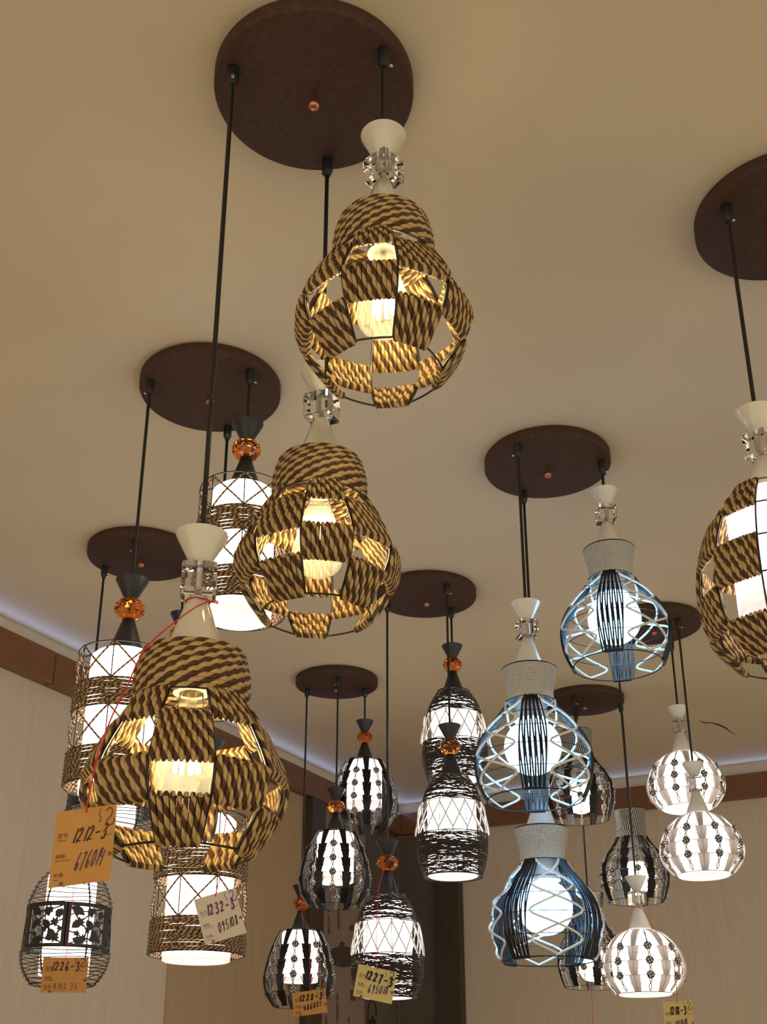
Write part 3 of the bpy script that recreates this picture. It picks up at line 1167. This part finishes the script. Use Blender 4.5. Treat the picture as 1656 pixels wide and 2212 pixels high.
def make_gourd(root):
    """white rope neck, four bundles of black cord, loops of white cord, cold round bulb"""
    stem(root, 'lacquer')
    pts = [(-0.222, 0.0475), (-0.240, 0.056), (-0.270, 0.080), (-0.305, 0.104), (-0.340, 0.1150), (-0.375, 0.1135), (-0.405, 0.105), (-0.427, 0.095)]
    pr = Prof(pts)
    spokes(root, 0.056, -0.152, 4)
    nk = curve([(-0.152, 0.0555), (-0.170, 0.052), (-0.190, 0.0475), (-0.207, 0.0455), (-0.222, 0.0465)], 40)
    b = MB()
    n = 15
    for k in range(n):
        z = -0.1545 - 0.066 * k / (n - 1)
        r = float(np.interp(-z, -nk[:, 0], nk[:, 1]))
        b.tube([pol(r, 2 * pi * i / 56, z) for i in range(56)], 0.0025, 6, True, v0=0.0017 * k)
    b.build('white_rope_neck', M['whiterope'], root)
    lev = [-0.222, -0.262, -0.300, -0.340, -0.384, -0.427]
    for z in [-0.152] + lev:
        b = MB()
        r = 0.0565 if z == -0.152 else pr(z)
        b.ring(r, z, 0.0014 if z in (-0.152, -0.222, -0.427) else 0.0009, 56, 5)
        b.build('wire_ring', M['wire'], root)
    b = MB()
    n = 16
    for q in range(n):
        u = 2 * q / (n - 1) - 1
        P = []
        for t in np.linspace(0, 1, 20):
            z = lev[0] + (lev[-1] - lev[0]) * t
            w = 0.0150 + 0.0115 * sin(pi * min(t * 0.85, 1))
            P.append(pol(pr(z) + 0.0012 + (0.0014 if q % 2 else 0), u * w / pr(z) + 0.002 * sin(q * 2.1 + 5 * t) / pr(z), z))
        b.tube(P, 0.0017, 6)
    b.tube([pol(pr(lev[-1]) + 0.001, t, lev[-1]) for t in np.linspace(-0.2, 0.2, 7)], 0.0036, 8)
    b.tube([pol(pr(lev[-1]) + 0.001, t, lev[-1]) for t in np.linspace(-0.03, 0.03, 3)], 0.0036, 6)
    first = b.build('black_cord_bundle', M['blackcord'], root)
    for k in range(1, 4):
        inst(first, 'black_cord_bundle', root, rot=(0, 0, k * pi / 2))
    b = MB()
    zz = np.linspace(lev[0] - 0.002, lev[-1] + 0.003, 50)
    for s in (-1, 1):
        P = []
        for i, z in enumerate(zz):
            t = i / (len(zz) - 1)
            a = s * R(30) * (2 / pi) * math.asin(0.93 * cos(3.5 * pi * t)) * 1.22
            P.append(pol(pr(z) + 0.0022 + 0.0018 * s * cos(3.5 * pi * t + pi / 2), pi / 4 + a, z))
        b.tube(P, 0.0025, 6)
    first = b.build('white_cord_loops', M['whitecord'], root)
    for k in range(1, 4):
        inst(first, 'white_cord_loops', root, rot=(0, 0, k * pi / 2))
    b = MB()
    b.lathe([(0.0, -0.150), (0.018, -0.151), (0.026, -0.20), (0.036, -0.262), (0.034, -0.264), (0.0, -0.258)], 36)
    b.build('bulb_socket', M['lacquer'], root)
    b = MB()
    b.lathe([(max(0.0, 0.0575 * sin(pi * i / 24)), -0.318 + 0.0575 * cos(pi * i / 24)) for i in range(25)], 40)
    b.build('globe_bulb', M['coldbulb'], root)


# ------------------------------------------------------------------ hang every lamp
LAMPS = [
    # key, maker, rotation from the viewing side (deg), name, label, group
    ('L3', lambda r: make_rope_lamp(r, [(0, 1), (1, 2), (2, 3), (3, 4)], 1), -21, 'rope_pendant_lamp',
     'tan and brown rope-panel pendant lamp hanging lowest, with the orange 1212-3 tag', 'rope-panel pendant lamps'),
    ('L2', 'L3', -48, 'rope_pendant_lamp', 'tan and brown rope-panel pendant lamp in the middle, below the topmost one', 'rope-panel pendant lamps'),
    ('L1', 'L3', -63, 'rope_pendant_lamp',
     'topmost rope-panel pendant lamp with a brightly glowing bulb, near the top canopy', 'rope-panel pendant lamps'),
    ('BR', make_barrel, -47, 'rope_barrel_lamp', 'rope-panel barrel pendant lamp around white glass, cut off at the right edge', None),
    ('DU', make_drum, 0, 'cord_drum_lamp', 'cord-wound drum lamp, highest of three, behind the middle rope lamp', 'cord-wound drum lamps'),
    ('DM', 'DU', -15, 'cord_drum_lamp', 'cord-wound drum lamp left of the rope lamp with the 1212-3 tag', 'cord-wound drum lamps'),
    ('DL', 'DU', -25, 'cord_drum_lamp', 'cord-wound drum lamp, lowest of three, carrying the white 1232 tag', 'cord-wound drum lamps'),
    ('NL', make_birdcage, -3, 'birdcage_lamp', 'black birdcage lamp with fretwork belt, lowest, carrying the 1226 tag', 'black birdcage lamps'),
    ('NM', 'NL', 8, 'birdcage_lamp', 'black birdcage lamp mostly hidden behind the left drum lamp and orange tag', 'black birdcage lamps'),
    ('NU', 'NL', 20, 'birdcage_lamp', 'black birdcage lamp almost wholly hidden behind the neck of the tagged rope lamp', 'black birdcage lamps'),
    ('KM', make_basket, -21, 'thread_basket_lamp', 'dark thread basket lamp with white lattice, directly below the highest basket lamp', 'thread basket lamps'),
    ('KU', 'KM', -15, 'thread_basket_lamp', 'dark thread basket lamp with white lattice, highest of the three basket lamps', 'thread basket lamps'),
    ('KL', 'KM', 7, 'thread_basket_lamp', 'dark thread basket lamp with white lattice, carrying the yellow 1227-3 tag', 'thread basket lamps'),
    ('TM', make_egg, -4, 'knot_egg_lamp', 'black egg-shaped knot lamp in the middle of its group of three', 'black egg-shaped knot lamps'),
    ('TU', 'TM', -18, 'knot_egg_lamp', 'black egg-shaped knot lamp hanging highest of its group of three', 'black egg-shaped knot lamps'),
    ('TL', 'TM', -10, 'knot_egg_lamp', 'black egg-shaped knot lamp hanging lowest, carrying the orange 1228-3 tag', 'black egg-shaped knot lamps'),
    ('W2', make_gourd, 0, 'gourd_lamp', 'blue-lit black and white cord lamp in the middle of its group of three', 'blue-lit gourd lamps'),
    ('W1', 'W2', -4, 'gourd_lamp', 'blue-lit black and white cord lamp hanging highest of its group, right', 'blue-lit gourd lamps'),
    ('W3', 'W2', -33, 'gourd_lamp', 'blue-lit black and white cord lamp hanging lowest of its group', 'blue-lit gourd lamps'),
    ('GM', make_globe, -20, 'knot_globe_lamp', 'white globe lamp with dark knots, middle one, overlapping the highest globe', 'white knot globe lamps'),
    ('GU', 'GM', -15, 'knot_globe_lamp', 'white globe lamp with dark knots, highest, partly behind another globe', 'white knot globe lamps'),
    ('GL', 'GM', 10, 'knot_globe_lamp', 'white globe lamp with dark knots, lowest, carrying the yellow 1218-3 tag', 'white knot globe lamps'),
    ('JM', make_jug, 6, 'jug_lamp', 'black jug lamp with striped rope neck in full view above the lowest globe lamp', 'striped-neck jug lamps'),
    ('JU', 'JM', 0, 'jug_lamp', 'black jug lamp mostly hidden behind the middle blue-lit lamp', 'striped-neck jug lamps'),
    ('JL', 'JM', -15, 'jug_lamp', 'black jug lamp lowest of its kind, partly behind the lowest blue-lit lamp', 'striped-neck jug lamps'),
]
ROOT = {}
for key, mk, rot, name, lab, grp in LAMPS:
    p = AXIS[key]
    af = math.atan2(-p[1], -p[0])
    e = empty(name, (p[0], p[1], EYE + ZH[key]), af + R(rot))
    tag(e, lab, 'pendant lamp', grp)
    if callable(mk):
        mk(e)
    else:
        copy_children(ROOT[mk], e)
    ROOT[key] = e
for key, e in ROOT.items():
    L = FACE - 0.034 - e.location.z
    b = MB()
    b.tube([(0, 0, -0.0035), (0, 0, L * 0.5), (0, 0, L)], 0.0033, 10)
    b.build('power_cord', M['cord'], e)
# ------------------------------------------------------------------ price tags
GLY = {                                       # hand-written strokes in a unit box, y up
    '0': [[(.5, 1), (.2, .75), (.15, .35), (.4, 0), (.7, .2), (.8, .6), (.6, .95), (.5, 1)]],
    '1': [[(.6, 1), (.4, 0)]],
    '2': [[(.2, .75), (.4, 1), (.7, .9), (.7, .65), (.4, .3), (.1, .02), (.45, .1), (.85, .08)]],
    '3': [[(.25, .9), (.55, 1), (.75, .8), (.45, .55), (.75, .4), (.7, .1), (.4, -.05), (.15, .1)]],
    '4': [[(.22, 1), (.1, .48), (.85, .48)], [(.8, .85), (.62, -.1)]],
    '5': [[(.8, 1), (.35, .95), (.25, .55), (.6, .55), (.72, .25), (.5, .0), (.15, .08)]],
    '6': [[(.6, 1.05), (.3, .6), (.2, .2), (.45, -.02), (.72, .18), (.55, .42), (.25, .25)]],
    '7': [[(.15, .9), (.8, .98), (.5, .45), (.4, -.1)]],
    '8': [[(.65, .85), (.45, 1), (.25, .8), (.5, .55), (.72, .25), (.45, 0), (.2, .2), (.5, .55), (.7, .78), (.6, .92)]],
    '9': [[(.75, .85), (.45, 1), (.25, .75), (.5, .55), (.75, .85), (.65, .4), (.5, -.1)]],
    '-': [[(.15, .45), (.85, .52)]],
    'A': [[(.1, 0), (.5, 1), (.85, 0)], [(.25, .4), (.72, .4)]],
    ' ': [],
}


def write(txt, x, y, h, adv, slant, rise=0.0):
    """strokes of a line of handwriting, (x, y) bottom-left"""
    out = []
    for c in txt:
        if c == '1':
            x -= adv * 0.08
        for s in GLY[c]:
            out.append([(x + px * min(h * 0.48, adv * 0.80) + py * h * slant, y + py * h) for px, py in s])
        x += adv * (0.62 if c in '1 ' else 1.0)
        y += rise
    return out


def price_tag(px, dist, card, lines, label, string, print_mat, pen, thick, group='paper price tags on red strings', hole=(0.5, 0.94)):
    """px: photo corners TL, TR, BL; the card hangs at distance dist"""
    TL, TR, BL = (on_y(*q, dist) for q in px)
    ex, ey = TR - TL, BL - TL
    W, Hh = np.linalg.norm(ex), np.linalg.norm(ey)
    ex, ey = ex / W, ey / Hh
    nz = np.cross(ex, ey); nz /= np.linalg.norm(nz)
    if nz[1] > 0:
        nz = -nz
    org = TL + ex * W * hole[0] + ey * Hh * (1 - hole[1])
    e = empty('price_tag', tuple(org))
    tag(e, label, 'price tag', group)

    def fn(x, y, d):                          # card units: x right, y up, in metres from the lower left
        return tuple(TL + ex * x + ey * (Hh - y) + nz * d - org)
    b = MB()
    b.slab([(0, 0), (W, 0), (W, Hh), (0, Hh)], -0.0007, fn)
    b.build('tag_card', card, e, False)
    # handwriting
    for txt, x, y, h, adv, sl, rise, pm, w in lines:
        if not txt:
            continue
        b = MB()
        for s in write(txt, x * W, y * Hh, h * Hh * 1.12, adv * W, sl, rise * Hh):
            P = curve([(q[0], q[1]) for q in s], 6 * len(s)) if len(s) > 2 else np.array(s)
            b.tube([fn(q[0], q[1], 0.0004) for q in P], w * W, 5)
        b.build('handwriting', pm, e)
    # printed captions
    for txt, x, y, s in (('型号:', 0.06, 0.64, 0.075), ('ITEM NO.', 0.065, 0.59, 0.032), ('规格:', 0.06, 0.37, 0.07), ('SPECIFICATION', 0.06, 0.325, 0.030),
                         ('价格:', 0.06, 0.125, 0.07), ('PRICE', 0.065, 0.08, 0.032)):
        text_mesh('printed_caption', txt, s * W * 1.15, print_mat, e, fn, x * W, y * Hh, 0.0004)
    # printed flourish in the corner and small blossoms
    b = MB()
    fm = M['violetprint'] if print_mat is M['violetprint'] else M['flourish']
    P = curve([(0.83, 0.93), (0.88, 0.97), (0.93, 0.93), (0.92, 0.86), (0.86, 0.80), (0.84, 0.75), (0.90, 0.73), (0.97, 0.76), (0.97, 0.82)], 40)
    b.tube([fn(x * W, y * Hh, 0.0001) for x, y in P], 0.013 * W, 5)
    P = curve([(0.74, 0.97), (0.72, 0.90), (0.75, 0.83), (0.73, 0.78)], 20)
    b.tube([fn(x * W, y * Hh, 0.0001) for x, y in P], 0.008 * W, 5)
    P = curve([(0.80, 0.68), (0.84, 0.62), (0.90, 0.60), (0.96, 0.62)], 20)
    b.tube([fn(x * W, y * Hh, 0.0001) for x, y in P], 0.006 * W, 5)
    b.build('printed_flourish', fm, e)
    for x, y, r in ((0.955, 0.35, .038), (0.20, 0.035, .036)):
        b = MB()
        b.slab([(x * W + r * W * cos(t) * (1 + .25 * cos(5 * t)), y * Hh + r * W * sin(t) * (1 + .25 * cos(5 * t))) for t in np.linspace(0, 2 * pi, 21)[:-1]],
               0.0003, fn)
        b.build('printed_blossom', fm, e)
    # red string: world points from the lamp to the hole in the card
    P = curve([tuple(p) for p in string], 50) if len(string) > 2 else np.array(string)
    P = np.vstack([P, org + nz * 0.001])
    b = MB()
    b.tube([p - org for p in P], thick, 6)
    b.build('red_string', M['red'], e)
    return e


def round_the_cone(key, z, turns=1.0, a0=0.0, extra=0.001):
    """points of a string tied round the cone of a lamp, z below the hourglass top"""
    r = float(np.interp(-z, [0.0835, 0.1455], [0.0115, 0.0315])) + extra
    p = AXIS[key]
    n = int(14 * turns)
    return [np.array([p[0] + r * cos(a0 + 2 * pi * turns * i / n), p[1] + r * sin(a0 + 2 * pi * turns * i / n), EYE + ZH[key] + z]) for i in range(n + 1)]


def vdist(key, r):                            # distance of the near side of a lamp, r in front of its axis
    return AXIS[key][1] - r


def tie(key, z, px_list, dist):
    """a loop round the cone that ends at the viewing side, then points on sight lines"""
    p = AXIS[key]
    a = math.atan2(-p[1], -p[0])
    loop = round_the_cone(key, z, 1.0, a)
    return loop + [on_y(x, y, d) for (x, y), d in zip(px_list, dist)]


Y3 = AXIS['L3'][1]
price_tag(((123, 1754), (253, 1737), (104, 1919)), Y3 - 0.115, M['card_orange'],
          [('1212-3', 0.30, 0.55, 0.165, 0.115, 0.22, 0.004, M['pen'], 0.0105), ('676014', 0.38, 0.19, 0.19, 0.086, 0.22, 0.008, M['violet'], 0.008)],
          'orange price tag hand-lettered 1212-3, beside the lowest rope-panel lamp',
          tie('L3', -0.088, [(470, 1303), (463, 1297), (425, 1310), (370, 1350), (312, 1402), (280, 1470), (245, 1540), (214, 1620), (198, 1690), (187, 1740)],
              [Y3 - .025, Y3 - .026, Y3 - .035, Y3 - .05, Y3 - .065, Y3 - .08, Y3 - .095, Y3 - .108, Y3 - .112, Y3 - .115]),
          M['print'], M['pen'], 0.0009)
YD = AXIS['DL'][1]
price_tag(((418.5, 1943.5), (507, 1917.5), (443, 2042)), YD - 0.094, M['card_white'],
          [('1232-3', 0.22, 0.58, 0.20, 0.125, 0.08, 0.0, M['violet'], 0.016), ('095108', 0.38, 0.17, 0.18, 0.092, 0.10, 0.012, M['pen'], 0.0095)],
          'white price tag hand-lettered 1232, on the lowest cord-wound drum lamp',
          [on_y(488, 1720, YD - .08), on_y(488, 1770, YD - .088), on_y(477, 1840, YD - .091), on_y(474, 1900, YD - .093)],
          M['violetprint'], M['pen'], 0.0009)
YN = AXIS['NL'][1]
price_tag(((94, 2068), (191.5, 2068), (87, 2144)), YN - 0.112, M['card_orange'],
          [('1226-3', 0.20, 0.62, 0.22, 0.115, 0.10, 0.0, M['pen'], 0.012), ('A102 35', 0.27, 0.09, 0.15, 0.09, 0.05, 0.0, M['violet'], 0.006)],
          'orange price tag hand-lettered 1226-3, on the lowest birdcage lamp',
          tie('NL', -0.09, [(162, 1880), (156, 1950), (149, 2010), (144, 2062)], [YN - .08, YN - .11, YN - .113, YN - .113]),
          M['print'], M['pen'], 0.0008)
YT = AXIS['TL'][1]
price_tag(((631, 2145), (703, 2135), (634.5, 2197)), YT - 0.118, M['card_orange'],
          [('1228-3', 0.20, 0.60, 0.22, 0.13, 0.15, 0.0, M['pen'], 0.020), ('486021', 0.30, 0.20, 0.19, 0.095, 0.12, 0.02, M['pen'], 0.014)],
          'orange price tag hand-lettered 1228-3, on the lowest egg-shaped knot lamp',
          tie('TL', -0.084, [(652, 1978), (662, 2000), (667, 2012), (669, 2070), (670, 2135)], [YT - .025, YT - .05, YT - .07, YT - .116, YT - .118]),
          M['print'], M['pen'], 0.0009)
YK = AXIS['KL'][1]
price_tag(((774, 2082), (857, 2100), (762, 2151)), YK - 0.1, M['card_yellow'],
          [('1227-3', 0.22, 0.60, 0.23, 0.135, 0.10, -0.015, M['pen'], 0.022), ('695018', 0.34, 0.20, 0.22, 0.095, 0.10, 0.012, M['violet'], 0.012)],
          'yellow price tag hand-lettered 1227-3, on the lowest thread basket lamp',
          tie('KL', -0.082, [(830, 1877), (822, 1900), (816, 1935), (813, 2000), (812, 2070)], [YK - .02, YK - .04, YK - .06, YK - .098, YK - .1]),
          M['print'], M['pen'], 0.0009)
YG = AXIS['GL'][1]
price_tag(((1430, 2165), (1493, 2161), (1438, 2240)), YG - 0.075, M['card_yellow'],
          [('1218-3', 0.22, 0.62, 0.20, 0.115, 0.05, 0.0, M['pen'], 0.020), ('001410', 0.36, 0.26, 0.16, 0.085, 0.05, 0.01, M['violet'], 0.012)],
          'yellow price tag hand-lettered 1218-3, below the lowest white globe lamp',
          tie('GL', -0.088, [(1390, 1968), (1405, 1995), (1432, 2035), (1452, 2070), (1459, 2115), (1462, 2155)], [YG - .02, YG - .04, YG - .09, YG - .10, YG - .098, YG - .08]),
          M['print'], M['pen'], 0.0009)

# bare string under the lowest jug lamp
YJ = AXIS['JL'][1]
pts = [on_y(*q, d) for q, d in (((1301, 1985), YJ - .058), ((1312, 2040), YJ - .10), ((1268, 2066), YJ - .122), ((1276, 2110), YJ - .122), ((1278, 2160), YJ - .122), ((1281, 2260), YJ - .122))]
rs = MB()
c0 = pts[0]
rs.tube([p - c0 for p in curve([tuple(p) for p in pts], 40)], 0.0011, 6)
o = rs.build('red_string', M['red'])
o.location = tuple(c0)
tag(o, 'bare red string hanging from the lowest jug lamp out of the photo', 'string')

# ------------------------------------------------------------------ light
w = bpy.data.worlds.new('showroom')
S.world = w
w.use_nodes = True
bg = w.node_tree.nodes['Background']
bg.inputs['Color'].default_value = (1.0, 0.86, 0.60, 1)
bg.inputs['Strength'].default_value = 1.06


def cove(name, p0, p1, power, inward):
    """cold LED strip lying on the fascia, shining up to the ceiling"""
    p0, p1 = np.array(p0), np.array(p1)
    d = p1 - p0
    L = bpy.data.lights.new(name, 'AREA')
    L.shape = 'RECTANGLE'
    L.size = float(np.linalg.norm(d))
    L.size_y = 0.02
    L.energy = power
    L.color = (0.35, 0.50, 1.0)
    o = bpy.data.objects.new(name, L)
    COL.objects.link(o)
    o.location = tuple((p0 + p1) / 2)
    from mathutils import Vector
    aim = Vector((inward[0] * sin(R(62)), inward[1] * sin(R(62)), cos(R(62))))
    ax = Vector(tuple(d / np.linalg.norm(d)))
    from mathutils import Matrix
    zz = -aim
    yy = zz.cross(ax)
    o.rotation_euler = Matrix((ax, yy, zz)).transposed().to_euler()
    return o


cove('cove_strip_light', left_xyz(0.05, 0.025, FT + 0.010), left_xyz(5.0, 0.025, FT + 0.010), 1.5, DB_)
cove('cove_strip_light', back_xyz(0.05, 0.025, FT + 0.010), back_xyz(4.0, 0.025, FT + 0.010), 1.2, -DL_)

S.view_settings.view_transform = 'Standard'
S.view_settings.look = 'None'
S.view_settings.gamma = 1.0
S.view_settings.exposure = 0.0
S.view_settings.use_curve_mapping = False
cy = S.cycles
cy.use_denoising = True
cy.use_light_tree = False
cy.max_bounces = 6
cy.transparent_max_bounces = 12
cy.transmission_bounces = 6
cy.diffuse_bounces = 3
cy.glossy_bounces = 3
cy.use_adaptive_sampling = True
cy.adaptive_threshold = 0.03
cy.adaptive_min_samples = 16
cy.sample_clamp_indirect = 6.0
cy.caustics_reflective = False
cy.caustics_refractive = False
